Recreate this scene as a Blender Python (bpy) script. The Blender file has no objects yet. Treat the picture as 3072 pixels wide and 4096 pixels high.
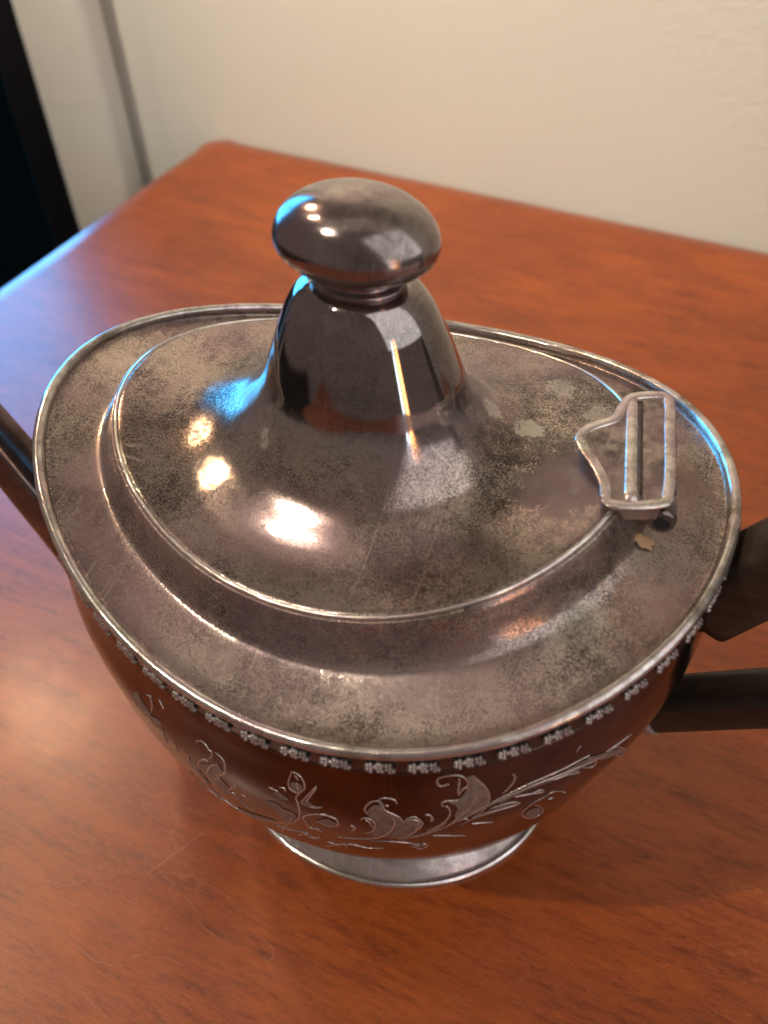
import bpy, bmesh, math, random
from mathutils import Vector, Matrix
random.seed(7)
S = bpy.context.scene
COL = S.collection
U = 0.17                       # one model unit of the teapot in metres
TH = -0.4221                   # how the teapot is turned on the table

# ------------------------------------------------------------------ camera
cam = bpy.data.cameras.new('camera'); cam_o = bpy.data.objects.new('camera', cam); COL.objects.link(cam_o)
RX = (0.9983272535, -0.0428291554, -0.0388375889)
RY = (-0.0578160432, -0.7395440891, -0.6706204928)
RZ = (0.0, 0.6717441505, -0.7407832317)
cam_o.matrix_world = Matrix(((RX[0], -RY[0], -RZ[0], 0.01331356*U),
                             (RX[1], -RY[1], -RZ[1], -0.95075329*U),
                             (RX[2], -RY[2], -RZ[2], 1.72070389*U), (0, 0, 0, 1)))
cam.sensor_fit = 'VERTICAL'; cam.sensor_height = 36; cam.lens = 35.155
cam.clip_start = 0.01; cam.clip_end = 60
cam.dof.use_dof = True; cam.dof.focus_distance = 0.232; cam.dof.aperture_fstop = 14
S.camera = cam_o

# ------------------------------------------------------------------ world, lamps, exposure
w = bpy.data.worlds.new('World'); S.world = w; w.use_nodes = True
bg = w.node_tree.nodes['Background']; bg.inputs[0].default_value = (1.0, 0.77, 0.70, 1); bg.inputs[1].default_value = 0.16
S.view_settings.view_transform = 'Standard'; S.view_settings.look = 'None'
S.view_settings.exposure = 0.08; S.view_settings.gamma = 1; S.view_settings.use_curve_mapping = False
S.cycles.use_denoising = True
S.cycles.max_bounces = 8

def lamp(name, loc, aim, size, energy, colour, shape='DISK', size_y=None, spread=180):
    l = bpy.data.lights.new(name, 'AREA'); l.shape = shape; l.size = size
    if size_y: l.size_y = size_y
    l.energy = energy; l.color = colour; l.spread = math.radians(spread)
    o = bpy.data.objects.new(name, l); COL.objects.link(o)
    o.location = loc; d = Vector(aim) - Vector(loc)
    o.rotation_euler = d.to_track_quat('-Z', 'Y').to_euler()
    return o
lamp('ceiling_bounce', (-0.1, -0.07, 2.1), (-0.1, -.07, 0), 2.6, 3.2, (1, .88, .74), 'RECTANGLE', .8)
lamp('ceiling_lamp', (-0.41, 0.47, 0.72), (-.05, .02, 0.05), 0.05, .62, (1, .64, .38), spread=110)
lamp('ceiling_lamp', (-0.78, 0.36, 1.16), (0, 0, .1), 0.03, .9, (1, .78, .52), spread=100)
lamp('ceiling_lamp', (-0.80, -0.27, 1.24), (0, 0, .1), 0.03, 1.9, (1, .90, .76), spread=100)
lamp('wall_fill', (-.81, -.21, 1.25), (.08, .46, .26), .06, 1.15, (1, .90, .75), spread=33)  # added fill beam: brightens the wall and table back, aimed past the pot
lamp('lit_doorway', (.635, -1.44, .02), (0, 0, .15), .09, .17, (1, .46, .16), 'RECTANGLE', 1.0, 40)
lamp('lit_doorway', (.535, -1.475, .02), (0, 0, .15), .045, .07, (.6, .82, 1), 'RECTANGLE', 1.0, 40)
lamp('room_fill', (1.35, -1.35, 1.55), (.05, .15, .1), 3.0, 40, (.94, .96, 1), 'SQUARE')

# ------------------------------------------------------------------ node helpers
class N:
    def __init__(s, name):
        s.m = bpy.data.materials.new(name); s.m.use_nodes = True
        s.t = s.m.node_tree; s.b = s.t.nodes['Principled BSDF']
    def n(s, typ, **kw):
        nd = s.t.nodes.new(typ)
        for k, v in kw.items():
            if hasattr(nd, k) and k not in ('inputs',): setattr(nd, k, v)
        return nd
    def l(s, a, b): s.t.links.new(a, b)
    def val(s, sock, v):
        if hasattr(v, 'is_output'): s.l(v, sock)
        else: sock.default_value = v
    def coord(s, scale=(1, 1, 1), rot=(0, 0, 0), loc=(0, 0, 0), src='Object'):
        tc = s.n('ShaderNodeTexCoord'); mp = s.n('ShaderNodeMapping')
        mp.inputs['Scale'].default_value = scale; mp.inputs['Rotation'].default_value = rot; mp.inputs['Location'].default_value = loc
        s.l(tc.outputs[src], mp.inputs[0]); return mp.outputs[0]
    def noise(s, vec, scale, detail=4, rough=.55, dist=0):
        nd = s.n('ShaderNodeTexNoise'); s.l(vec, nd.inputs['Vector'])
        nd.inputs['Scale'].default_value = scale; nd.inputs['Detail'].default_value = detail
        nd.inputs['Roughness'].default_value = rough; nd.inputs['Distortion'].default_value = dist
        return nd.outputs['Fac']
    def ramp(s, fac, stops):
        nd = s.n('ShaderNodeValToRGB'); s.l(fac, nd.inputs[0]); e = nd.color_ramp.elements
        while len(e) < len(stops): e.new(.5)
        for k, (p, c) in enumerate(stops):
            e[k].position = p; e[k].color = (c, c, c, 1) if not hasattr(c, '__len__') else (*c, 1)
        return nd.outputs[0]
    def mix(s, f, a, b, mode='MIX'):
        nd = s.n('ShaderNodeMix'); nd.data_type = 'RGBA'; nd.blend_type = mode
        s.val(nd.inputs[0], f)
        for k, v in ((6, a), (7, b)):
            if hasattr(v, 'is_output'): s.l(v, nd.inputs[k])
            else: nd.inputs[k].default_value = (*v, 1) if len(v) == 3 else v
        return nd.outputs[2]
    def math(s, op, a, b=0., c=0.):
        nd = s.n('ShaderNodeMath'); nd.operation = op
        for k, v in enumerate((a, b, c)): s.val(nd.inputs[k], v)
        return nd.outputs[0]
    def bump(s, h, strength, dist):
        nd = s.n('ShaderNodeBump'); s.l(h, nd.inputs['Height']); nd.inputs['Strength'].default_value = strength
        nd.inputs['Distance'].default_value = dist; s.l(nd.outputs[0], s.b.inputs['Normal'])

def silver(name, light, dark, r0, r1, patch=55, speck=.5, bump=.12, seed=0., scratch=.25, film=0., polish=None, worn=0., spots=()):
    """old silver plate: brown tarnish in clouds and fine specks. film = how much of the tarnish is a dull coat;
    polish = (z0, z1) local heights between which handling has rubbed the metal clean and shiny; worn = pale ragged patches"""
    m = N(name); c = m.coord(loc=(seed, seed*.7, 0))
    big = m.noise(c, patch, 7, .62, .25); fine = m.noise(c, 2300, 5, .9); mid = m.noise(c, 420, 5, .7)
    f = m.math('ADD', m.math('MULTIPLY', m.math('SUBTRACT', big, .5), 2.8), m.math('MULTIPLY', m.math('SUBTRACT', mid, .5), 1.1))
    f = m.math('ADD', f, m.math('MULTIPLY', m.math('SUBTRACT', fine, .5), speck*2))
    f = m.math('ADD', f, .5)
    f = m.ramp(f, [(.15, 0.), (.85, 1.)])
    col = m.mix(f, dark, light)
    hue = m.ramp(m.noise(c, patch*.8, 4, .6), [(.42, 0.), (.60, 1.)])
    col = m.mix(m.math('MULTIPLY', hue, .45), col, (light[0]*.75, light[1]*.58, light[2]*.72))
    met = m.math('MULTIPLY_ADD', f, film*.55, 1-film)
    rr = m.math('MULTIPLY_ADD', f, r0-r1, r1)
    if worn:
        wv = m.noise(m.coord(loc=(seed+4, 2, 1)), 34, 9, .72, .5)
        wf = m.math('MULTIPLY', m.ramp(wv, [(.635, 0.), (.66, 1.)]), worn)
        col = m.mix(wf, col, (.56, .50, .42)); rr = m.math('MULTIPLY_ADD', wf, .12, rr)
    for k, (sc, ro) in enumerate((((1500, 30, 40), (0, 0, .7+seed)), ((30, 1300, 40), (0, 0, .35+seed)), ((1100, 22, 30), (0, 0, -.5+seed)))):
        n1 = m.noise(m.coord(scale=sc, rot=ro), 1, 1, .5)
        scr = m.math('MULTIPLY', m.ramp(n1, [(.70, 0.), (.73, 1.)]), m.ramp(m.noise(m.coord(loc=(k*3, seed, 0)), 60, 2), [(.5, 0.), (.6, 1.)]))
        col = m.mix(m.math('MULTIPLY', scr, scratch), col, tuple(min(.9, v*1.9) for v in light))
    for (sp, sr, scol, amt, thr) in spots:          # chalky residue and rusty bloom where they sit on this pot
        vm = m.n('ShaderNodeVectorMath'); vm.operation = 'DISTANCE'; tcs = m.n('ShaderNodeTexCoord'); m.l(tcs.outputs['Object'], vm.inputs[0]); vm.inputs[1].default_value = sp
        near = m.math('SUBTRACT', 1., m.math('DIVIDE', vm.outputs['Value'], sr))
        rag = m.math('ADD', near, m.math('MULTIPLY', m.math('SUBTRACT', m.noise(m.coord(loc=(sp[0]*90, 1, 2)), 330, 6, .75), .5), 1.9))
        sf = m.math('MULTIPLY', m.math('MULTIPLY', m.ramp(rag, [(thr, 0.), (thr+.16, 1.)]), m.math('MULTIPLY_ADD', fine, 1.6, -.05)), amt)
        col = m.mix(sf, col, scol); met = m.math('MULTIPLY', met, m.math('SUBTRACT', 1., m.math('MULTIPLY', sf, .75))); rr = m.math('MULTIPLY_ADD', sf, .2, rr)
    if polish:
        sx = m.n('ShaderNodeSeparateXYZ'); tc = m.n('ShaderNodeTexCoord'); m.l(tc.outputs['Object'], sx.inputs[0])
        mr = m.n('ShaderNodeMapRange'); mr.interpolation_type = 'SMOOTHSTEP'; m.l(m.math('ADD', sx.outputs[2], m.math('MULTIPLY', m.math('SUBTRACT', mid, .5), .012)), mr.inputs[0])
        mr.inputs[1].default_value = polish[0]*U; mr.inputs[2].default_value = polish[1]*U
        pf = mr.outputs[0]
        met = m.math('MAXIMUM', met, m.math('MULTIPLY', pf, .96))
        rr = m.math('MULTIPLY', rr, m.math('MULTIPLY_ADD', pf, -.62, 1.))
        col = m.mix(m.math('MULTIPLY', pf, .55), col, (.30, .275, .265))
        bump_s = m.math('MULTIPLY_ADD', pf, -.85*bump, bump)
    else: bump_s = bump
    m.l(col, m.b.inputs['Base Color']); m.l(met, m.b.inputs['Metallic']); m.l(rr, m.b.inputs['Roughness'])
    m.b.inputs['Specular IOR Level'].default_value = .35
    nd = m.n('ShaderNodeBump'); m.l(m.math('ADD', fine, m.math('MULTIPLY', mid, .35)), nd.inputs['Height'])
    m.val(nd.inputs['Strength'], bump_s); nd.inputs['Distance'].default_value = .0004; m.l(nd.outputs[0], m.b.inputs['Normal'])
    return m.m

M = {}
CHALK, RUST, PLUM = (.46, .40, .31), (.27, .15, .085), (.075, .042, .048)
M['shoulder'] = silver('tarnished_silver_shoulder', (.43, .348, .29), (.042, .0285, .022), .16, .28, 52, 3.0, .07, film=.42, scratch=.22, worn=.2,
    spots=(((.064, .012, .137), .018, RUST, .6, .42), ((.066, -.022, .134), .016, RUST, .5, .45), ((.055, -.028, .131), .014, CHALK, .28, .45), ((.0, -.05, .127), .022, PLUM, .75, .30), ((.025, -.047, .128), .016, PLUM, .6, .32), ((-.055, -.02, .128), .02, PLUM, .5, .42), ((-.055, .03, .132), .022, PLUM, .5, .42)))
M['lid'] = silver('tarnished_silver_lid', (.40, .32, .262), (.036, .025, .021), .10, .20, 50, 3.0, .06, seed=3, film=.40, polish=(.855, .935), scratch=.26, worn=.45,
    spots=(((.0255, .0085, .1475), .007, CHALK, .9, .50), ((.0335, .0092, .1440), .007, CHALK, .8, .50), ((.036, .026, .1425), .009, CHALK, .55, .55), ((.047, .017, .145), .007, CHALK, .45, .48), ((-.016, -.0155, .148), .006, CHALK, .55, .58), ((.010, -.0062, .179), .008, CHALK, .4, .55), ((.046, -.005, .141), .02, PLUM, .7, .36), ((.02, -.03, .138), .022, PLUM, .5, .42), ((-.02, -.034, .137), .02, PLUM, .4, .45)))
M['bright'] = silver('rubbed_silver', (.80, .77, .70), (.42, .37, .30), .10, .24, 140, .3, .05, seed=5, film=.15)
M['body'] = silver('dark_silver_body', (.155, .116, .10), (.09, .065, .056), .08, .16, 40, .2, .04, seed=9)
M['knob'] = silver('polished_silver_knob', (.36, .31, .28), (.12, .095, .085), .06, .2, 70, .25, .04, seed=12, film=.15)
M['spout'] = silver('dark_silver_spout', (.20, .16, .14), (.07, .052, .045), .12, .25, 60, .3, .05, seed=13, film=.3)
M['hinge'] = silver('silver_hinge', (.34, .275, .24), (.085, .06, .052), .12, .26, 150, .6, .1, seed=14, film=.35)
M['hinge_edge'] = silver('hinge_edge_silver', (.74, .68, .60), (.30, .25, .20), .12, .26, 160, .8, .08, seed=27, film=.3)
M['foot'] = silver('worn_silver_foot', (.50, .46, .41), (.24, .20, .165), .2, .4, 90, .5, .1, seed=15, film=.5, worn=.7)
M['relief'] = silver('silver_relief', (.52, .49, .44), (.17, .145, .12), .2, .34, 300, .5, .08, seed=18, film=.55)
def engraved():
    m = N('matted_engraving'); c = m.coord()
    f = m.noise(c, 700, 3, .6)
    m.l(m.mix(m.ramp(f, [(.3, 0.), (.7, 1.)]), (.125, .096, .083), (.26, .21, .183)), m.b.inputs['Base Color'])
    m.b.inputs['Metallic'].default_value = .45; m.b.inputs['Roughness'].default_value = .42
    m.bump(m.noise(m.coord(scale=(1, 1, 6)), 900, 2), .4, .0004); return m.m
M['rim'] = silver('rim_silver', (.66, .62, .55), (.20, .165, .13), .12, .28, 110, .5, .06, seed=7, film=.2)
M['band'] = silver('blackened_band', (.10, .08, .07), (.035, .027, .023), .2, .35, 90, .4, .06, seed=6, film=.3)
M['engraved'] = engraved()
M['cut'] = silver('bright_cut_silver', (.60, .54, .48), (.32, .27, .235), .2, .32, 300, .3, .05, seed=22, film=.45)
def ebony():
    m = N('ebonised_wood'); f = m.noise(m.coord(scale=(1, 6, 6)), 60, 4)
    m.l(m.mix(f, (.008, .0065, .0055), (.045, .031, .02)), m.b.inputs['Base Color'])
    m.b.inputs['Roughness'].default_value = .36; m.b.inputs['Specular IOR Level'].default_value = .3; m.bump(f, .1, .0005); return m.m
M['ebony'] = ebony()
def plain(name, c, r=.5, metal=0):
    m = N(name); f = m.noise(m.coord(), 25, 4)
    m.l(m.mix(f, tuple(v*.85 for v in c), tuple(v*1.12 for v in c)), m.b.inputs['Base Color'])
    m.b.inputs['Roughness'].default_value = r; m.b.inputs['Metallic'].default_value = metal; return m.m
M['black'] = plain('black_paint', (.004, .004, .005), .45)

# ------------------------------------------------------------------ object helpers
def tag(o, label=None, cat=None, group=None, kind=None):
    for k, v in (('label', label), ('category', cat), ('group', group), ('kind', kind)):
        if v: o[k] = v
    return o
def mesh(name, verts, faces, mat, parent=None, smooth=True):
    me = bpy.data.meshes.new(name); me.from_pydata(verts, [], faces); me.validate(); me.update()
    if smooth: me.polygons.foreach_set('use_smooth', [True]*len(me.polygons))
    me.materials.append(mat)
    o = bpy.data.objects.new(name, me); COL.objects.link(o)
    if parent: o.parent = parent
    return o
def fix(o):
    bm = bmesh.new(); bm.from_mesh(o.data); bmesh.ops.recalc_face_normals(bm, faces=bm.faces); bm.to_mesh(o.data); bm.free(); return o
def box_bm(name, x0, x1, y0, y1, z0, z1, mat, parent=None, bevel=0., segs=3):
    bm = bmesh.new(); bmesh.ops.create_cube(bm, size=1)
    for v in bm.verts: v.co = Vector((x0+(v.co.x+.5)*(x1-x0), y0+(v.co.y+.5)*(y1-y0), z0+(v.co.z+.5)*(z1-z0)))
    if bevel: bmesh.ops.bevel(bm, geom=bm.edges[:], offset=bevel, segments=segs, profile=.5, affect='EDGES')
    me = bpy.data.meshes.new(name); bm.to_mesh(me); bm.free()
    if bevel: me.polygons.foreach_set('use_smooth', [True]*len(me.polygons))
    me.materials.append(mat); o = bpy.data.objects.new(name, me); COL.objects.link(o)
    if parent: o.parent = parent
    return o

#GEOM-BEGIN ----------------------------------------------------------- the teapot's curves
def catmull(pts, sub):
    out = []
    n = len(pts)
    for i in range(n-1):
        p0, p1, p2, p3 = pts[max(i-1, 0)], pts[i], pts[i+1], pts[min(i+2, n-1)]
        for j in range(sub):
            t = j/sub
            out.append(tuple(.5*(2*b+(c-a)*t+(2*a-5*b+4*c-d)*t*t+(3*b-a-3*c+d)*t**3) for a, b, c, d in zip(p0, p1, p2, p3)))
    out.append(tuple(pts[-1])); return out
# rings: (z, half length, half width, rise of the two ends, egg, shift along the length, lift of the handle end)
EGG = .0907
BODY = [(.100, .237, .202, 0, 0, 0, 0), (.113, .2725, .2085, 0, .01, .002, 0), (.145, .3197, .2512, .004, .02, .0, 0), (.21, .3704, .2997, .012, .035, -.012, 0), (.31, .4156, .3439, .028, .05, -.022, -.001),
        (.43, .4494, .376, .048, .07, -.0178, -.002), (.55, .4715, .398, .068, .085, -.0066, -.004), (.635, .4685, .390, .081, .09, 0, -.0055), (.672, .4625, .384, .087, EGG, 0, -.0059)]
BAND = [(.672, .462, .384, .087, EGG, 0, -.0059), (.674, .4655, .387, .087, EGG, 0, -.0059), (.680, .4665, .388, .088, EGG, 0, -.0059), (.709, .4665, .388, .093, EGG, 0, -.0059)]
SHOULDER = [(.7215, .4615, .3825, .094, EGG, 0, -.0059), (.712, .4585, .3795, .0935, EGG, 0, -.0059), (.7085, .454, .375, .093, .09, 0, -.0055), (.7105, .437, .358, .089, .085, 0, -.003), (.7185, .411, .330, .081, .072, -.002, .002),
            (.7265, .388, .306, .075, .062, -.004, .007), (.7315, .3785, .2975, .0725, .058, -.0045, .009), (.7375, .373, .293, .071, .055, -.005, .010), (.754, .3645, .2865, .069, .052, -.005, .012), (.774, .357, .281, .067, .051, -.005, .013), (.788, .352, .277, .0655, .05, -.005, .0136), (.7915, .345, .271, .065, .05, -.005, .0136), (.787, .31, .24, .06, .04, -.004, .012)]
LID = [(.7925, .3425, .2685, .0648, .05, -.005, .0136), (.7955, .3375, .264, .064, .049, -.005, .0134), (.7995, .308, .243, .056, .04, -.004, .011), (.808, .266, .212, .041, .025, -.003, .008), (.822, .227, .184, .024, .01, -.001, .004), (.843, .186, .151, .011, 0, 0, .001),
       (.873, .1555, .1250, .004, 0, 0, 0), (.91, .1345, .1075, 0, 0, 0, 0), (.95, .1205, .096, 0, 0, 0, 0), (.995, .1040, .083, 0, 0, 0, 0), (1.030, .0895, .071, 0, 0, 0, 0), (1.052, .0745, .0592, 0, 0, 0, 0), (1.0615, .061, .0485, 0, 0, 0, 0), (1.063, .048, .038, 0, 0, 0, 0)]
FOOT = [(.004, .300, .2575, 0, 0), (.012, .297, .2545, 0, 0), (.022, .288, .246, 0, 0), (.038, .270, .230, 0, 0), (.06, .250, .212, 0, 0), (.085, .238, .202, 0, 0), (.107, .234, .199, 0, 0)]
def ring_pt(r, t):
    c, s = math.cos(t), math.sin(t); sh, k1 = (r[5], r[6]) if len(r) > 5 else (0, 0)
    return ((r[1]*c+sh)*U, r[2]*s*(1+r[4]*c)*U, (r[0]+r[3]*c*c+k1*c)*U)
#GEOM-END
def loft(name, rings, mat, parent, n=224, cap0=False, cap1=False):
    v, f = [], []
    for r in rings:
        for i in range(n): v.append(ring_pt(r, 2*math.pi*i/n))
    for k in range(len(rings)-1):
        for i in range(n):
            j = (i+1) % n; f.append((k*n+i, k*n+j, (k+1)*n+j, (k+1)*n+i))
    if cap0: f.append(tuple(range(n))[::-1])
    if cap1: f.append(tuple(range((len(rings)-1)*n, len(rings)*n)))
    return fix(mesh(name, v, f, mat, parent))
def wire(name, ring, rad, mat, parent, n=224, m=12, flat=1.0, wob=0.):
    """a round wire that follows one oval"""
    P = [Vector(ring_pt(ring, 2*math.pi*i/n)) for i in range(n)]
    v, f = [], []
    for i in range(n):
        t = (P[(i+1) % n]-P[i-1]).normalized(); up = Vector((0, 0, 1)); s = t.cross(up).normalized(); up = s.cross(t)
        rr = rad*U*(1+wob*math.sin(i*.9)*math.sin(i*.37+1))
        for j in range(m):
            a = 2*math.pi*j/m; v.append(P[i]+s*math.cos(a)*rr+up*math.sin(a)*rr*flat)
    for i in range(n):
        for j in range(m):
            f.append((i*m+j, i*m+(j+1) % m, ((i+1) % n)*m+(j+1) % m, ((i+1) % n)*m+j))
    return fix(mesh(name, v, f, mat, parent))
def tube(name, pts, rads, mat, parent, m=16, power=2., up=Vector((0, 1, 0))):
    """a bar along pts; power 2 is round, higher is squarer; rads = (across, thick)"""
    v, f = [], []; n = len(pts); pts = [Vector(p) for p in pts]
    for i in range(n):
        t = (pts[min(i+1, n-1)]-pts[max(i-1, 0)]).normalized(); s = up.normalized(); q = t.cross(s).normalized(); s = q.cross(t)
        for j in range(m):
            a = 2*math.pi*(j+.5)/m; c, sn = math.cos(a), math.sin(a)
            v.append(pts[i]+s*rads[i][0]*math.copysign(abs(c)**(2/power), c)+q*rads[i][1]*math.copysign(abs(sn)**(2/power), sn))
    for i in range(n-1):
        for j in range(m): f.append((i*m+j, i*m+(j+1) % m, (i+1)*m+(j+1) % m, (i+1)*m+j))
    f.append(tuple(range(m))[::-1]); f.append(tuple(range((n-1)*m, n*m)))
    o = fix(mesh(name, v, f, mat, parent))
    for p in o.data.polygons[-2:]: p.use_smooth = False
    return o

# ------------------------------------------------------------------ the setting: table, wall, glazed door
WD = Vector((.885, -.466, 0)).normalized(); WN = Vector((.466, .885, 0)).normalized()   # along the wall / into the wall
WROT = math.atan2(WD.y, WD.x)
def setting_mats():
    m = N('cherry_wood'); c = m.coord(); GR = (0, 0, .21)
    def g(scale, sc, det, ro, dist=0., loc=(0, 0, 0)): return m.noise(m.coord(scale=scale, rot=GR, loc=loc), sc, det, ro, dist)
    mott = g((1, 5, 1), 26, 7, .68, .6); streak = g((1, 8, 1), 75, 5, .68, .4); fib = g((1, 14, 1), 210, 3, .65); pore = g((1, 9, 1), 420, 2, .5); blot = g((1, 1.6, 1), 12, 5, .62, .4, (3, 1, 0))
    base = m.mix(m.ramp(mott, [(.36, 0.), (.64, 1.)]), (0.1155, 0.0181, 0.00252), (0.3135, 0.0620, 0.00840))
    base = m.mix(m.math('MULTIPLY', m.ramp(streak, [(.40, 0.), (.60, 1.)]), .55), base, (0.3410, 0.0725, 0.00997))
    base = m.mix(m.math('MULTIPLY', m.ramp(blot, [(.42, 0.), (.62, 1.)]), .50), base, (0.1320, 0.0205, 0.00294))
    base = m.mix(m.math('MULTIPLY', m.ramp(fib, [(.46, 0.), (.62, 1.)]), .45), base, (0.3740, 0.0842, 0.01365))
    base = m.mix(m.math('MULTIPLY', m.ramp(pore, [(.58, 0.), (.68, 1.)]), .6), base, (0.0605, 0.0105, 0.00231))
    sl = g((1, 2.4, 1), 6.5, 6, .62, .5, (.37, .21, 0))
    line = m.ramp(m.math('FRACT', m.math('MULTIPLY', sl, 11.)), [(.0, 0.), (.03, 1.), (.09, 0.)])
    msk = m.ramp(g((1, 1, 1), 9, 3, .5, 0, (2, 5, 0)), [(.48, 0.), (.62, 1.)])
    base = m.mix(m.math('MULTIPLY', m.math('MULTIPLY', line, msk), .42), base, (.44, .15, .05))
    m.l(base, m.b.inputs['Base Color'])
    m.l(m.math('MULTIPLY_ADD', m.noise(c, 90, 5, .65), .18, .25), m.b.inputs['Roughness'])
    m.b.inputs['Coat Weight'].default_value = .12; m.b.inputs['Coat Roughness'].default_value = .2
    m.bump(m.math('ADD', m.math('MULTIPLY', pore, -.5), m.math('MULTIPLY', fib, .5)), .06, .0006)
    M['cherry'] = m.m
    m = N('pale_figure'); f = m.noise(m.coord(), 400, 4, .7)
    m.l(m.mix(f, (.185, .037, .0072), (.34, .098, .031)), m.b.inputs['Base Color']); m.b.inputs['Roughness'].default_value = .30; M['figure'] = m.m
    m = N('painted_plaster'); c = m.coord()
    m.l(m.mix(m.noise(c, 6, 3), (.575, .548, .47), (.635, .605, .525)), m.b.inputs['Base Color'])
    m.b.inputs['Roughness'].default_value = .75
    m.bump(m.math('ADD', m.noise(c, 380, 3, .6), m.math('MULTIPLY', m.noise(c, 170, 2), .9)), .40, .0012)
    M['plaster'] = m.m
    M['casing'] = plain('casing_paint', (.58, .55, .50), .45)
    m = N('window_glass'); m.b.inputs['Base Color'].default_value = (1, 1, 1, 1); m.b.inputs['Roughness'].default_value = 0
    m.b.inputs['Transmission Weight'].default_value = 1; m.b.inputs['IOR'].default_value = 1.02
    M['glass'] = m.m
    m = N('dusk_sky'); e = m.n('ShaderNodeEmission'); e.inputs[0].default_value = (.055, .43, 1, 1); e.inputs[1].default_value = 14
    m.l(e.outputs[0], m.t.nodes['Material Output'].inputs[0]); M['sky'] = m.m
    M['deck'] = plain('dark_deck', (.0016, .0010, .0006), .9); M['deck'].node_tree.nodes['Principled BSDF'].inputs['Specular IOR Level'].default_value = 0
    M['scratch'] = plain('scratched_varnish', (.40, .15, .07), .45)
setting_mats()
corner = Vector((-.0893, .414, 0))
tb = bpy.data.objects.new('table', None); COL.objects.link(tb); tb.location = corner; tb.rotation_euler = (0, 0, WROT)
tag(tb, 'reddish cherry wood table with a glossy varnished top against the beige wall', 'table')
def slab(name, outline, prof, mat, parent):
    """a board whose moulded edge steps through prof = [(how far outwards, z)] around a convex outline with rounded corners"""
    P = [Vector((a, b, 0)) for a, b in outline]; n = len(P)
    rad = .004; loop = []
    for i in range(n):
        p, q, r = P[i-1], P[i], P[(i+1) % n]; d0 = (p-q).normalized(); d1 = (r-q).normalized()
        half = math.acos(max(-1, min(1, d0.dot(d1))))/2; tl = rad/math.tan(half)
        cen = q+(d0+d1).normalized()*(rad/math.sin(half)); a0 = (q+d0*tl-cen); a1 = (q+d1*tl-cen)
        for k in range(9):
            v = a0.lerp(a1, k/8).normalized(); loop.append((cen+v*rad, v*(1+(.92/math.sin(half)-1)*math.sin(math.pi*k/8))))
    v, f = [], []; m = len(loop)
    for (o, z) in prof:
        for (p, nv) in loop: v.append((p.x+nv.x*o, p.y+nv.y*o, z))
    for k in range(len(prof)-1):
        for i in range(m): j = (i+1) % m; f.append((k*m+i, k*m+j, (k+1)*m+j, (k+1)*m+i))
    f.append(tuple(range(m))); f.append(tuple(range((len(prof)-1)*m, len(prof)*m))[::-1])
    o = fix(mesh(name, v, f, mat, parent))
    for p in o.data.polygons:
        if len(p.vertices) > 4: p.use_smooth = False
    return o
def tl(x, y):                                   # world point -> table-local
    d = Vector((x, y, 0))-corner; return (d.dot(WD), d.dot(WN))
EDGE = [(0, 0), (.003, -.0003), (.007, -.0013), (.011, -.0028), (.0145, -.0047), (.017, -.0075), (.018, -.0115), (.0175, -.02), (.012, -.03)]
LE = (Vector((-.1837, .2619, 0))-Vector((-.0795, .4158, 0))).normalized()
c0 = Vector((-.0795, .4150, 0))-WN*.0095; c3 = c0+LE*1.05; c1 = c0+WD*1.1
slab('table_top', [tl(*c0.xy), tl(*c1.xy), tl(*(c1+LE*1.05).xy), tl(*c3.xy)], EDGE, M['cherry'], tb)
FIGURE = [[(0.1793,-0.408),(0.185,-0.409),(0.1916,-0.4081),(0.1983,-0.4065),(0.2037,-0.4054),(0.206,-0.4033),(0.2082,-0.401),(0.2123,-0.3991),(0.2144,-0.3957),(0.214,-0.3923),(0.2115,-0.3905)],
[(0.2002,-0.4159),(0.2108,-0.4177),(0.2193,-0.419),(0.2242,-0.4196),(0.2286,-0.4186),(0.2317,-0.4178),(0.2336,-0.4144),(0.2363,-0.4119),(0.239,-0.4116),(0.2424,-0.4104),(0.2467,-0.4103),(0.2497,-0.4095)],
[(0.2058,-0.388),(0.2086,-0.3874),(0.2133,-0.3875),(0.219,-0.3878)],
[(0.2081,-0.3778),(0.2146,-0.3802),(0.2215,-0.3823),(0.2259,-0.3832),(0.2317,-0.385),(0.237,-0.3875),(0.2425,-0.3878),(0.2469,-0.3879),(0.251,-0.3887),(0.255,-0.3917),(0.2585,-0.3953)],
[(0.225,-0.3898),(0.2299,-0.3915),(0.2364,-0.3934),(0.2421,-0.3955),(0.2426,-0.3973),(0.2465,-0.3988),(0.2519,-0.3996),(0.2567,-0.3994)],
[(0.2419,-0.376),(0.247,-0.3759),(0.2531,-0.3774)],[(0.2682,-0.3998),(0.2695,-0.3974),(0.2669,-0.3953),(0.2639,-0.3948)],
[(0.1938,-0.4215),(0.2043,-0.424),(0.2108,-0.4255),(0.2222,-0.4277),(0.2366,-0.4307)],[(0.1975,-0.4297),(0.2027,-0.4304),(0.2073,-0.4314)],
[(0.3282,-0.3657),(0.3319,-0.368),(0.3347,-0.3695),(0.3363,-0.3722),(0.3344,-0.3747),(0.3345,-0.378),(0.3367,-0.3796),(0.3387,-0.3835)],[(0.3184,-0.3859),(0.3211,-0.3868),(0.3256,-0.3895)],[(0.342,-0.3645),(0.3484,-0.3672),(0.3548,-0.3702)]]
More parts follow.
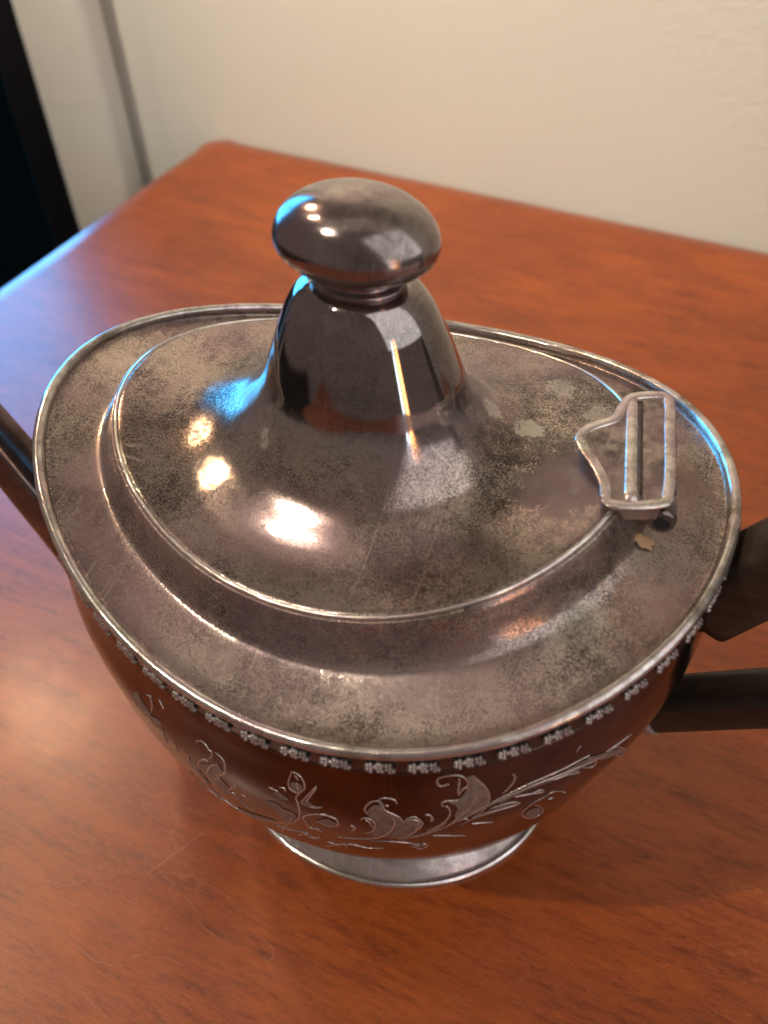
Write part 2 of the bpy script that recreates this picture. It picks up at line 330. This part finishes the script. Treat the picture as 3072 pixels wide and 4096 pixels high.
def ribbons(name, lines, width, mat, parent, jit, seed):
    """thin wandering lines let into the table top"""
    rnd = random.Random(seed); v, f = [], []
    for ln in lines:
        P = catmull(ln, 8); n = len(P); b0 = len(v)
        for i in range(n):
            d = Vector((P[min(i+1, n-1)][0]-P[max(i-1, 0)][0], P[min(i+1, n-1)][1]-P[max(i-1, 0)][1])); d = d.normalized() if d.length > 0 else Vector((1, 0))
            w = width*(.35+.65*math.sin(math.pi*(i+.5)/n)**.5)*rnd.uniform(.35, 1.); o = rnd.uniform(-jit, jit)
            x, y = P[i][0]-d.y*o, P[i][1]+d.x*o
            v += [(x-d.y*w, y+d.x*w, .00004), (x, y, .00009), (x+d.y*w, y-d.x*w, .00004)]
        for i in range(n-1):
            a = b0+3*i; f += [(a, a+1, a+4, a+3), (a+1, a+2, a+5, a+4)]
    return fix(mesh(name, v, f, mat, parent))
tag(ribbons('grain_figure', FIGURE, .00031, M['figure'], tb, .00025, 5), kind='stuff')
ribbons('scratch', [[(0.2231,-0.3921),(0.2242,-0.3898),(0.2271,-0.3838),(0.2281,-0.3812),(0.2317,-0.3744)]], .00016, M['scratch'], tb, .00004, 6)
for lx, ly in ((.06, -.06), (.98, -.06), (-.04, -.89), (.90, -.89)):
    box_bm('leg', lx-.025, lx+.025, ly-.025, ly+.025, -.72, -.033, M['cherry'], tb, .003, 2)
wl = bpy.data.objects.new('wall_back', None); COL.objects.link(wl)
wl.location = corner+WN*.0135; wl.rotation_euler = (0, 0, WROT); tag(wl, kind='structure')
box_bm('wall_panel', -.118, 2.2, 0, .1, -.72, 1.9, M['plaster'], wl)
box_bm('wall_panel', -1.3, -.1185, 0, .1, .622, 1.9, M['plaster'], wl)
box_bm('wall_panel', -3.4, -1.301, 0, .1, -.72, 1.9, M['plaster'], wl)
box_bm('wall_panel', -1.3, -.126, .01, .1, -.72, -.602, M['plaster'], wl)
# casing: moulded board beside the window
cs = box_bm('window_casing', -.1225, -.067, -.022, -.001, -.72, .70, M['plaster'], wl, .007, 4)
wi = bpy.data.objects.new('window', None); COL.objects.link(wi); wi.location = wl.location; wi.rotation_euler = (0, 0, WROT)
tag(wi, 'tall black framed window at the left end of the beige wall', 'window')
box_bm('stile', -.1645, -.1235, -.006, .06, -.6, .62, M['black'], wi, .002, 2)
box_bm('stile', -1.30, -1.26, -.006, .06, -.6, .62, M['black'], wi, .002, 2)
box_bm('head_rail', -1.26, -.165, -.005, .06, .575, .62, M['black'], wi, .002, 2)
box_bm('bottom_rail', -1.26, -.165, -.005, .06, -.6, -.55, M['black'], wi, .002, 2)
def pane_mat():
    m = N('window_pane'); g = m.n('ShaderNodeBsdfGlossy'); g.inputs['Roughness'].default_value = .02
    t = m.n('ShaderNodeBsdfTransparent'); mx = m.n('ShaderNodeMixShader'); fr = m.n('ShaderNodeLayerWeight'); fr.inputs[0].default_value = .15
    m.l(m.math('MULTIPLY', fr.outputs['Facing'], .5), mx.inputs[0]); m.l(t.outputs[0], mx.inputs[1]); m.l(g.outputs[0], mx.inputs[2])
    m.l(mx.outputs[0], m.t.nodes['Material Output'].inputs[0]); return m.m
box_bm('pane', -1.262, -.163, .025, .031, -.56, .58, pane_mat(), wi)
sky = mesh('sky', [(-5, 1.0, -.35), (2.5, 1.0, -.35), (2.5, 1.0, 2.6), (-5, 1.0, 2.6)], [(0, 1, 2, 3)], M['sky']); sky.location = wl.location; sky.rotation_euler = (0, 0, WROT); tag(sky, kind='structure')
dk = mesh('ground_outside', [(-5, .12, -.6), (2.5, .12, -.6), (2.5, 1.0, -.35), (-5, 1.0, -.35)], [(0, 1, 2, 3)], M['deck']); dk.location = wl.location; dk.rotation_euler = (0, 0, WROT); tag(dk, kind='structure')
fl = mesh('floor', [(-2.5, -3, -.722), (2.5, -3, -.722), (2.5, .1, -.722), (-2.5, .1, -.722)], [(0, 1, 2, 3)], M['deck']); fl.location = wl.location; fl.rotation_euler = (0, 0, WROT); tag(fl, kind='structure')

# ------------------------------------------------------------------ the teapot
pot = bpy.data.objects.new('teapot', None); COL.objects.link(pot); pot.rotation_euler = (0, 0, TH)
tag(pot, 'old tarnished silver oval teapot with hinged domed lid and mushroom finial on the table', 'teapot')
body = loft('body', catmull(BODY, 8), M['body'], pot)
foot = loft('foot', catmull(FOOT, 5), M['foot'], pot, cap0=True)
wire('foot_wire', (.0075, .3035, .2605, 0, 0), .0065, M['bright'], foot)
band = loft('rim_band', BAND, M['band'], pot)
wire('rim_wire', (.7165, .4655, .3865, .094, EGG, 0, -.0059), .0078, M['rim'], pot, wob=.05, n=320)
wire('band_wire', (.6735, .4635, .3855, .087, EGG, 0, -.0059), .0028, M['band'], band)
loft('shoulder', catmull(SHOULDER, 8), M['shoulder'], pot)
lid = loft('lid', catmull(LID, 8), M['lid'], pot)
wire('edge_bead', (.7930, .3435, .2695, .0649, .05, -.005, .0136), .0027, M['bright'], lid, wob=.08)
# neck ring and finial
NECK = [(1.060, .053, .0415, 0, 0), (1.063, .0555, .0435, 0, 0), (1.067, .0555, .0435, 0, 0), (1.0705, .051, .040, 0, 0), (1.074, .0475, .0375, 0, 0), (1.084, .0475, .0375, 0, 0)]
loft('neck_ring', catmull(NECK, 6), M['knob'], lid, 96)
KNOB = []
for k in range(29):
    a = -math.pi/2+math.pi*k/28; c, s = math.cos(a), math.sin(a)
    ex, hh = (.92, .041) if s < 0 else (.90, .057)
    KNOB.append((1.1165+hh*s, max(.0004, .0955*c**ex), max(.0003, .072*c**ex), 0, 0))
loft('finial', KNOB, M['knob'], lid, 128, True, True)

# hinge
HO = [(.267, .024), (.269, .038), (.280, .053), (.299, .072), (.303, .094), (.311, .119), (.346, .134), (.356, .118), (.363, .082), (.377, .014), (.383, -.031), (.379, -.048), (.326, -.068), (.313, -.041), (.297, -.015), (.278, .007)]
def plate(name, outline, z, t, mat, parent, tilt=0.):
    n = len(outline); v = []
    for q in (0, 1):
        for (a, b) in outline: v.append((a*U, b*U, (z+tilt*(a-.33)+(t if q else 0))*U))
    f = [tuple(range(n))[::-1], tuple(range(n, 2*n))]+[(i, (i+1) % n, n+(i+1) % n, n+i) for i in range(n)]
    return fix(mesh(name, v, f, mat, parent, False))
def loopwire(name, pts, rad, mat, parent, closed=True, m=8):
    P = catmull([tuple(p) for p in (pts+[pts[0]] if closed else pts)], 4); P = [Vector(p) for p in P]
    if closed: P = P[:-1]
    n = len(P); v, f = [], []
    for i in range(n):
        a, b = (P[(i+1) % n], P[i-1]) if closed else (P[min(i+1, n-1)], P[max(i-1, 0)])
        t = (a-b).normalized(); s = t.cross(Vector((0, 0, 1))).normalized(); q = s.cross(t)
        for j in range(m): an = 2*math.pi*j/m; v.append(P[i]+(s*math.cos(an)+q*math.sin(an)*.42)*rad*U)
    for i in range(n if closed else n-1):
        k = (i+1) % n
        for j in range(m): f.append((i*m+j, i*m+(j+1) % m, k*m+(j+1) % m, k*m+j))
    if not closed: f += [tuple(range(m))[::-1], tuple(range((n-1)*m, n*m))]
    return fix(mesh(name, v, f, mat, parent))
hz = .852
hinge = plate('hinge', HO, hz, .0285, M['hinge'], pot)
loopwire('raised_border', [(a*U, b*U, (hz+.0275)*U) for a, b in HO], .0074, M['hinge_edge'], hinge)
loopwire('rib', [(.3105*U, .117*U, (hz+.027)*U), (.329*U, .027*U, (hz+.027)*U), (.3465*U, -.058*U, (hz+.0285)*U)], .0085, M['hinge_edge'], hinge, False)
loopwire('groove', [(.3215*U, .113*U, (hz+.0285)*U), (.3395*U, .027*U, (hz+.0285)*U), (.356*U, -.053*U, (hz+.0285)*U)], .0030, M['band'], hinge, False)
for (p0, p1) in (((.3555, .108), (.366, .048)), ((.3668, .044), (.3765, -.006)), ((.3773, -.010), (.3848, -.047))):
    kn = [Vector((p0[0]*U, p0[1]*U, .846*U)).lerp(Vector((p1[0]*U, p1[1]*U, .846*U)), k/6) for k in range(7)]
    tube('knuckle', kn, [(.0155*U, .0155*U)]+[(.0175*U, .0175*U)]*5+[(.0155*U, .0155*U)], M['spout'], hinge, 20)
tube('hinge_pin', [(.3565*U, .112*U, .846*U), (.3852*U, -.0485*U, .846*U)], [(.0095*U, .0095*U)]*2, M['black'], hinge, 14)  # pin coloured black to paint the shade inside the barrel's open end

# spout and handle
SP = [(-.40, .26, .085, .10), (-.50, .30, .072, .085), (-.575, .40, .054, .058), (-.635, .50, .044, .046), (-.695, .63, .038, .040), (-.76, .77, .034, .036), (-.83, .88, .032, .034), (-.90, .93, .031, .032)]
sp = catmull(SP, 6)
tube('spout', [(a*U, 0, b*U) for a, b, c, d in sp], [(c*U, d*U) for a, b, c, d in sp], M['spout'], pot, 28, 2.8)
HD = [(.425, .400), (.47, .432), (.55, .488), (.65, .56), (.755, .67), (.82, .80), (.825, .93), (.765, 1.02), (.68, .985), (.60, .89), (.54, .80), (.458, .675)]
hd = catmull(HD, 6)
handle = tube('handle', [(a*U, 0, b*U) for a, b in hd], [((.036+.010*max(0, i/len(hd)-.6)/.4)*U, (.034+.018*max(0, i/len(hd)-.6)/.4)*U) for i in range(len(hd))], M['ebony'], pot, 24, 4.)
tube('socket', [(.405*U, 0, .388*U), (.428*U, 0, .4025*U), (.437*U, 0, .4085*U)], [(.033*U, .032*U), (.040*U, .038*U), (.040*U, .038*U)], M['foot'], handle, 24, 3.)

# ------------------------------------------------------------------ engraving on the body: (turn, ring) pairs on the body's own surface
ENG_LINES = [[[(-1.4617,56.67),(-1.4704,54.33),(-1.4704,53.0),(-1.4573,52.33),(-1.4399,52.5),(-1.4268,53.5),(-1.4268,54.5),(-1.4355,55.83),(-1.4486,56.67),(-1.4617,56.67)],[(-1.453,56.0),(-1.4443,55.0)],[(-1.4486,54.5),(-1.4443,53.17)],[(-1.4268,53.5),(-1.4399,52.33),(-1.4486,51.17),(-1.4443,50.33),(-1.4399,49.0),(-1.4399,47.33),(-1.453,45.17),(-1.4661,44.0)],[(-1.4966,52.17),(-1.4835,52.33),(-1.4792,51.83)],[(-1.5272,51.33),(-1.5141,51.33),(-1.501,51.17)],[(-1.4355,50.5),(-1.4181,51.33),(-1.8413,1.0)],[(-1.4137,50.17),(-1.3919,50.33),(-1.3744,50.83)],[(-1.3788,43.17),(-1.3919,44.0),(-1.4181,44.0),(-1.4268,45.83),(-1.4312,46.83),(-1.4181,48.0),(-1.3875,49.0),(-1.357,49.17),(-1.3352,48.67),(-1.3308,47.67),(-1.3352,46.83),(-1.357,46.33),(-1.3832,46.83),(-1.3919,47.17)],[(-1.4792,37.67),(-1.4443,40.0),(-1.4312,39.17),(-1.4094,39.33),(-1.3875,41.0)],[(-1.3744,39.17),(-1.3526,38.67),(-1.3177,39.67),(-1.3134,37.83)],[(-1.5184,39.67),(-1.5097,39.67)],[(-1.5446,39.17),(-1.4923,39.83),(-1.4268,41.17)]],[[(-1.2959,47.83),(-1.2872,47.5),(-1.2828,47.0),(-1.2915,46.17)],[(-1.2523,51.0),(-1.261,51.67),(-1.2566,52.67),(-1.2435,53.5),(-1.2261,53.83)],[(-1.2261,54.0),(-1.2174,52.83),(-1.2043,51.83),(-1.1825,51.17),(-1.165,50.5),(-1.1563,49.5)],[(-1.2261,54.17),(-1.2086,54.5),(-1.1868,54.17),(-1.1781,53.33)],[(-1.2086,53.0),(-1.1999,52.83)],[(-1.2697,49.5),(-1.261,50.0),(-1.2435,49.83),(-1.2305,48.83),(-1.2305,47.33),(-1.2392,46.33),(-1.2523,46.0)],[(-1.2566,49.67),(-1.2435,49.0),(-1.2348,47.83)],[(-1.1868,50.67),(-1.1781,49.5),(-1.1825,47.67),(-1.1956,46.17),(-1.2217,44.5),(-1.2785,43.33),(-1.3352,42.67)],[(-1.1563,49.67),(-1.1432,50.5),(-1.1257,50.67),(-1.1083,49.67),(-1.1039,49.0),(-1.1126,47.67),(-1.1345,45.67),(-1.1606,44.67)],[(-1.1519,49.5),(-1.1388,50.17),(-1.117,49.83),(-1.1126,49.0),(-1.1214,47.33)],[(-1.2392,43.17),(-1.1868,43.33),(-1.1301,42.83),(-1.0952,41.83),(-1.0734,41.83),(-1.0647,40.33),(-1.0821,39.5),(-1.1083,41.67)],[(-1.0996,51.0),(-1.0865,50.83),(-1.0821,50.33),(-1.0821,49.67)],[(-1.3919,36.0),(-1.3046,40.0),(-1.2479,39.33),(-1.1956,39.83)],[(-1.1345,45.33),(-1.0821,46.67),(-1.0385,49.0)]],[[(-1.0472,57.67),(-1.0603,57.33),(-1.0734,57.5),(-1.0777,59.0),(-1.069,60.17),(-1.0428,60.5),(-1.0167,59.83),(-0.9992,57.67),(-0.9992,56.17)],[(-1.021,59.33),(-1.021,57.0),(-1.021,55.17),(-1.0167,54.33)],[(-1.0167,54.83),(-1.0079,55.83),(-0.9992,56.0)],[(-0.9817,58.17),(-0.9643,56.5),(-0.9425,54.17),(-0.9338,52.33),(-0.9381,51.17),(-0.9468,50.17),(-0.9687,49.17)],[(-0.973,54.67),(-0.973,53.33),(-0.9817,51.67),(-1.0036,50.17),(-1.0297,48.33),(-1.0647,46.83),(-1.1039,45.33),(-1.1563,44.5)],[(-1.0559,52.33),(-1.0603,53.17),(-1.0472,53.5),(-1.0297,53.33),(-1.0167,53.5)],[(-1.0516,52.5),(-1.0428,52.17),(-1.0341,50.83),(-1.0428,49.33),(-1.0647,48.0),(-1.0865,47.17)],[(-0.8814,56.83),(-0.8727,56.0),(-0.8727,54.67),(-0.8858,53.5),(-0.8988,52.83)],[(-1.0996,51.17),(-1.0865,50.83),(-1.0777,50.0),(-1.0821,49.5)],[(-1.0036,49.33),(-0.9861,49.17),(-0.9774,48.5)]],[[(-1.1345,44.83),(-1.0603,47.17),(-0.9817,49.83),(-0.9381,51.0),(-0.8988,51.67),(-0.8596,52.17),(-0.8116,52.5),(-0.7549,52.33),(-0.6981,52.0),(-0.637,51.33),(-0.5716,50.5)],[(-0.9294,51.5),(-0.8814,52.33),(-0.8334,53.0),(-0.781,53.17),(-0.7287,53.17),(-0.6763,53.17),(-0.6458,53.0)],[(-0.9992,47.83),(-0.9468,49.33),(-0.8901,49.5),(-0.8421,49.5),(-0.8552,50.17),(-0.8814,50.5),(-0.925,50.33)],[(-0.8596,51.33),(-0.8159,50.83),(-0.7767,50.17),(-0.7854,50.83),(-0.8159,50.83)],[(-0.7854,52.83),(-0.7505,51.83),(-0.7112,51.5),(-0.6676,50.5),(-0.6894,51.5),(-0.7243,52.0)],[(-0.6501,52.83),(-0.6152,50.67),(-0.624,50.0),(-0.6676,51.5)],[(-0.5847,51.33),(-0.5541,51.0),(-0.5192,49.67),(-0.4451,45.5),(-0.4494,44.83),(-0.528,48.5)],[(-0.5847,48.33),(-0.5803,48.0)],[(-0.576,51.33),(-0.5454,51.17),(-0.5018,51.0),(-0.4843,50.67)],[(-0.6981,55.67),(-0.6894,56.5),(-0.685,56.67)],[(-1.0647,45.33),(-1.021,44.67),(-0.9599,43.33)],[(-0.9643,47.5),(-0.9294,47.0),(-0.8988,46.33)]],[[(-0.6894,46.83),(-0.685,47.0),(-0.7374,49.0),(-0.7679,48.67),(-0.7985,48.33),(-0.8116,47.33),(-0.8116,46.0),(-0.781,43.67),(-0.733,41.33),(-0.6938,40.83),(-0.7243,43.83),(-0.7636,46.33),(-0.7898,47.83)],[(-0.7418,47.33),(-0.7287,47.17),(-0.7243,47.33)],[(-1.1519,43.0),(-1.117,42.33),(-1.0908,40.83),(-1.069,41.5),(-1.0647,40.5),(-1.0821,39.33),(-1.117,41.67)]],[[(-1.7584,52.33),(-1.7541,53.0),(-1.7366,53.5),(-1.7235,53.17),(-1.7148,52.67),(-1.7061,52.67),(-1.7061,51.67),(-1.7148,51.0)],[(-1.693,53.0),(-1.6712,52.5),(-1.6624,51.5),(-1.6668,49.83),(-1.6842,48.5)],[(-1.7977,48.5),(-1.8021,47.33),(-1.789,46.5),(-1.7759,45.83)],[(-1.7671,47.17),(-1.7541,48.83),(-1.7366,50.0),(-1.7191,50.17)],[(-1.741,46.17),(-1.7279,48.0),(-1.7104,49.67),(-1.6842,51.0)],[(-1.7322,47.0),(-1.7279,45.5),(-1.693,47.33),(-1.693,48.33),(-1.6668,49.5)],[(-1.645,48.5),(-1.6362,48.0),(-1.6537,46.83),(-1.6712,44.83),(-1.6537,45.0),(-1.6362,42.83),(-1.6101,41.5)],[(-1.7977,47.17),(-1.7846,43.0),(-1.7802,38.0),(-1.7235,36.33),(-1.6406,37.5),(-1.549,40.33),(-1.4617,44.33)],[(-1.6232,46.33),(-1.6101,46.17)],[(-1.8457,48.5),(-1.85,47.33),(-1.85,46.33)],[(-1.8937,49.33),(-1.8937,48.0),(-1.8937,46.33)],[(-1.933,54.17),(-1.9242,52.67),(-1.933,50.83)],[(-1.946,53.83),(-1.9199,54.67)],[(-1.8937,55.5),(-1.8762,54.17)],[(-1.8719,40.0),(-1.8675,35.17),(-1.8021,34.17)]]]
ENG_LEAVES = [[(-1.4661,53.67),(-1.4573,54.33),(-1.4399,54.33),(-1.4312,53.83),(-1.4399,52.67),(-1.4573,52.5)],[(-1.5359,48.17),(-1.5097,48.5),(-1.4835,47.67),(-1.4573,47.5),(-1.4486,46.17),(-1.4661,44.0),(-1.4966,43.0),(-1.5097,45.33),(-1.5228,46.5),(-1.5359,46.83)],[(-1.5141,50.67),(-1.4966,51.17),(-1.4704,50.5),(-1.4792,50.0),(-1.501,50.0)],[(-1.4355,50.67),(-1.4181,51.33),(-1.4006,50.83),(-1.3744,50.83),(-1.3919,50.33),(-1.4137,50.17),(-1.4312,50.17)],[(-1.3919,47.17),(-1.3657,48.33),(-1.3483,48.17),(-1.3352,47.5),(-1.3526,46.33),(-1.3788,46.5)],[(-1.2566,51.17),(-1.2435,52.67),(-1.2261,53.0),(-1.2086,52.0),(-1.1868,51.33),(-1.1694,50.67),(-1.1563,49.67),(-1.1388,50.5),(-1.1214,50.33),(-1.1083,49.5),(-1.1126,47.67),(-1.1301,46.0),(-1.1563,44.83),(-1.1956,45.17),(-1.2174,45.0),(-1.2392,45.5),(-1.2261,47.33),(-1.2305,48.83),(-1.2435,50.0)],[(-1.2305,53.67),(-1.2217,54.0),(-1.2086,52.83),(-1.2174,52.67)],[(-0.9992,59.17),(-0.9861,59.5),(-0.9687,57.67),(-0.9468,55.0),(-0.9338,52.83),(-0.9381,51.33),(-0.9556,50.17),(-0.9817,49.83),(-1.0036,48.83),(-1.021,50.33),(-1.0167,51.67),(-1.0254,52.5),(-1.0428,53.17),(-1.021,53.5),(-1.0079,54.17),(-0.9992,56.0)],[(-0.7985,45.5),(-0.7898,46.5),(-0.7636,46.0),(-0.7156,42.83),(-0.7199,41.83),(-0.7592,42.83)],[(-0.9076,51.5),(-0.8639,52.5),(-0.8029,52.67),(-0.7505,52.67),(-0.6938,52.67),(-0.637,52.5),(-0.6065,51.33),(-0.637,51.0),(-0.6938,51.5),(-0.7505,51.67),(-0.8203,52.0),(-0.8683,51.5),(-0.8988,51.0)],[(-0.9687,49.17),(-0.925,50.17),(-0.877,50.5),(-0.8465,49.67),(-0.8901,49.5),(-0.9381,49.0)],[(-0.637,52.33),(-0.589,51.5),(-0.528,49.83),(-0.4669,46.5),(-0.5367,48.83),(-0.589,50.17)],[(-1.7584,48.33),(-1.7191,49.67),(-1.6886,50.83),(-1.6712,49.83),(-1.6842,48.0),(-1.6668,46.5),(-1.6712,44.0),(-1.7104,42.5),(-1.7279,44.33),(-1.7453,45.83)],[(-1.8021,48.0),(-1.789,46.5),(-1.7671,45.17),(-1.7584,42.17),(-1.7802,42.33),(-1.8108,44.17)],[(-2.0159,50.83),(-1.9897,52.33),(-1.9766,51.83),(-1.9504,51.0),(-1.933,50.0),(-1.9635,49.5),(-2.0115,49.0)],[(-1.9373,50.17),(-1.9068,50.83),(-1.8893,50.83),(-1.9155,49.0),(-1.9373,48.83)],[(-1.7061,38.0),(-1.6362,39.33),(-1.5403,41.67),(-1.5577,39.83),(-1.6624,36.33)]]
_R = catmull(BODY, 8)
def on_body(t, s, off=0., turn=0.):
    def P(t, s):
        s = max(0, min(len(_R)-1.001, s)); i = int(s); f = s-i
        return Vector(ring_pt(tuple(a*(1-f)+b*f for a, b in zip(_R[i], _R[i+1])), t+turn))
    p = P(t, s); a = P(t+.01, s)-P(t-.01, s); b = P(t, s+.3)-P(t, s-.3)
    n = a.cross(b).normalized()
    if n.dot(Vector((p.x, p.y, 0))) < 0: n = -n
    return p+n*off, n
def scroll(strokes, parent, turn=0., rad=.00021):
    v, f = [], []
    for st in strokes:
        P = catmull(st, 6); n = len(P); m = 6
        pts = [on_body(t, s, .00005, turn) for t, s in P]; base = len(v)
        for i in range(n):
            tg = pts[min(i+1, n-1)][0]-pts[max(i-1, 0)][0]
            tg = tg.normalized() if tg.length > 1e-9 else Vector((1, 0, 0)); nn = pts[i][1]; sd = tg.cross(nn).normalized()
            r = rad*(.45+.75*math.sin(math.pi*min(1, (i+1)/(n+1)))**.6)
            for j in range(m):
                an = 2*math.pi*j/m; v.append(pts[i][0]+sd*math.cos(an)*r+nn*math.sin(an)*r*.7)
        for i in range(n-1):
            for j in range(m): f.append((base+i*m+j, base+i*m+(j+1) % m, base+(i+1)*m+(j+1) % m, base+(i+1)*m+j))
    return fix(mesh('engraved_scroll', v, f, M['cut'], parent))
def leaf(poly, parent, turn=0.):
    P = catmull(poly+[poly[0]], 3)[:-1]
    bm = bmesh.new(); vs = [bm.verts.new((t, s/40, 0)) for t, s in P]; bm.faces.new(vs)
    bmesh.ops.triangulate(bm, faces=bm.faces[:])
    for _ in range(5):
        lg = [e for e in bm.edges if (e.verts[0].co-e.verts[1].co).length > .022]
        if not lg: break
        bmesh.ops.subdivide_edges(bm, edges=lg, cuts=1); bmesh.ops.triangulate(bm, faces=bm.faces[:])
    for vv in bm.verts: vv.co = on_body(vv.co.x, vv.co.y*40, .00010, turn)[0]
    me = bpy.data.meshes.new('engraved_leaf'); bm.to_mesh(me); bm.free(); me.materials.append(M['engraved'])
    me.polygons.foreach_set('use_smooth', [True]*len(me.polygons))
    o = bpy.data.objects.new('engraved_leaf', me); COL.objects.link(o); o.parent = parent; return fix(o)
for st in ENG_LINES: scroll(st, body)
for pl in ENG_LEAVES: leaf(pl, body)

# ------------------------------------------------------------------ cast florets in threes along the band under the rim
def floret_mesh():
    bm = bmesh.new(); rnd = random.Random(4)
    for k, x0 in enumerate((-.0020, 0, .0020)):
        for j in range(6):
            a = 2*math.pi*j/6+.3+k*.5; r = 0 if j == 5 else .00075
            loc = Vector((x0+math.cos(a)*r*1.0, math.sin(a)*r*1.5, .0004+rnd.random()*.0001))
            sx = .00050+rnd.random()*.00016
            bmesh.ops.create_icosphere(bm, subdivisions=1, radius=1, matrix=Matrix.Translation(loc) @ Matrix.Diagonal((sx, sx*1.15,   .0007, 1)))
    me = bpy.data.meshes.new('floret_trio'); bm.to_mesh(me); bm.free(); me.polygons.foreach_set('use_smooth', [True]*len(me.polygons))
    me.materials.append(M['relief']); return me
fm = floret_mesh(); FR = (.6935, .4672, .3885, .0905, EGG, 0, -.0059)
NP = 2000; ring = [Vector(ring_pt(FR, 2*math.pi*i/NP)) for i in range(NP)]
acc = [0.]
for i in range(NP): acc.append(acc[-1]+(ring[(i+1) % NP]-ring[i]).length)
NF = 54; k = 0; FPH = .5
for q in range(NF):
    target = acc[-1]*(q+FPH)/NF
    while acc[k+1] < target: k += 1
    p = ring[k % NP]; tg = (ring[(k+3) % NP]-ring[k-3]).normalized()
    nn = tg.cross(Vector((0, 0, 1))).normalized(); up = nn.cross(tg)
    o = bpy.data.objects.new('floret_trio', fm); COL.objects.link(o); o.parent = band
    j = random.Random(q); o.matrix_local = Matrix.Translation(p) @ Matrix((tg, up, nn)).transposed().to_4x4() @ Matrix.Diagonal((1+.06*j.uniform(-1, 1), 1+.08*j.uniform(-1, 1), 1, 1))

# a scab of old solder beside the hinge
def scab(name, cx, cy, r, z, k, mat, parent, seed):
    rnd = random.Random(seed); n = 22; v = [(cx*U, cy*U, (z+.004)*U)]
    for i in range(n):
        a = 2*math.pi*i/n; rr = r*(1+.28*rnd.uniform(-1, 1)); v.append(((cx+math.cos(a)*rr*1.25)*U, (cy+math.sin(a)*rr*.8)*U, (z-.002+k*math.cos(a)*rr)*U))
    return fix(mesh(name, v, [(0, i+1, (i+1) % n+1) for i in range(n)], mat, parent))
M['solder'] = plain('dull_solder', (.33, .20, .10), .8)
scab('solder_scab', .368, -.050, .0125, .8165, -.55, M['solder'], hinge, 3)
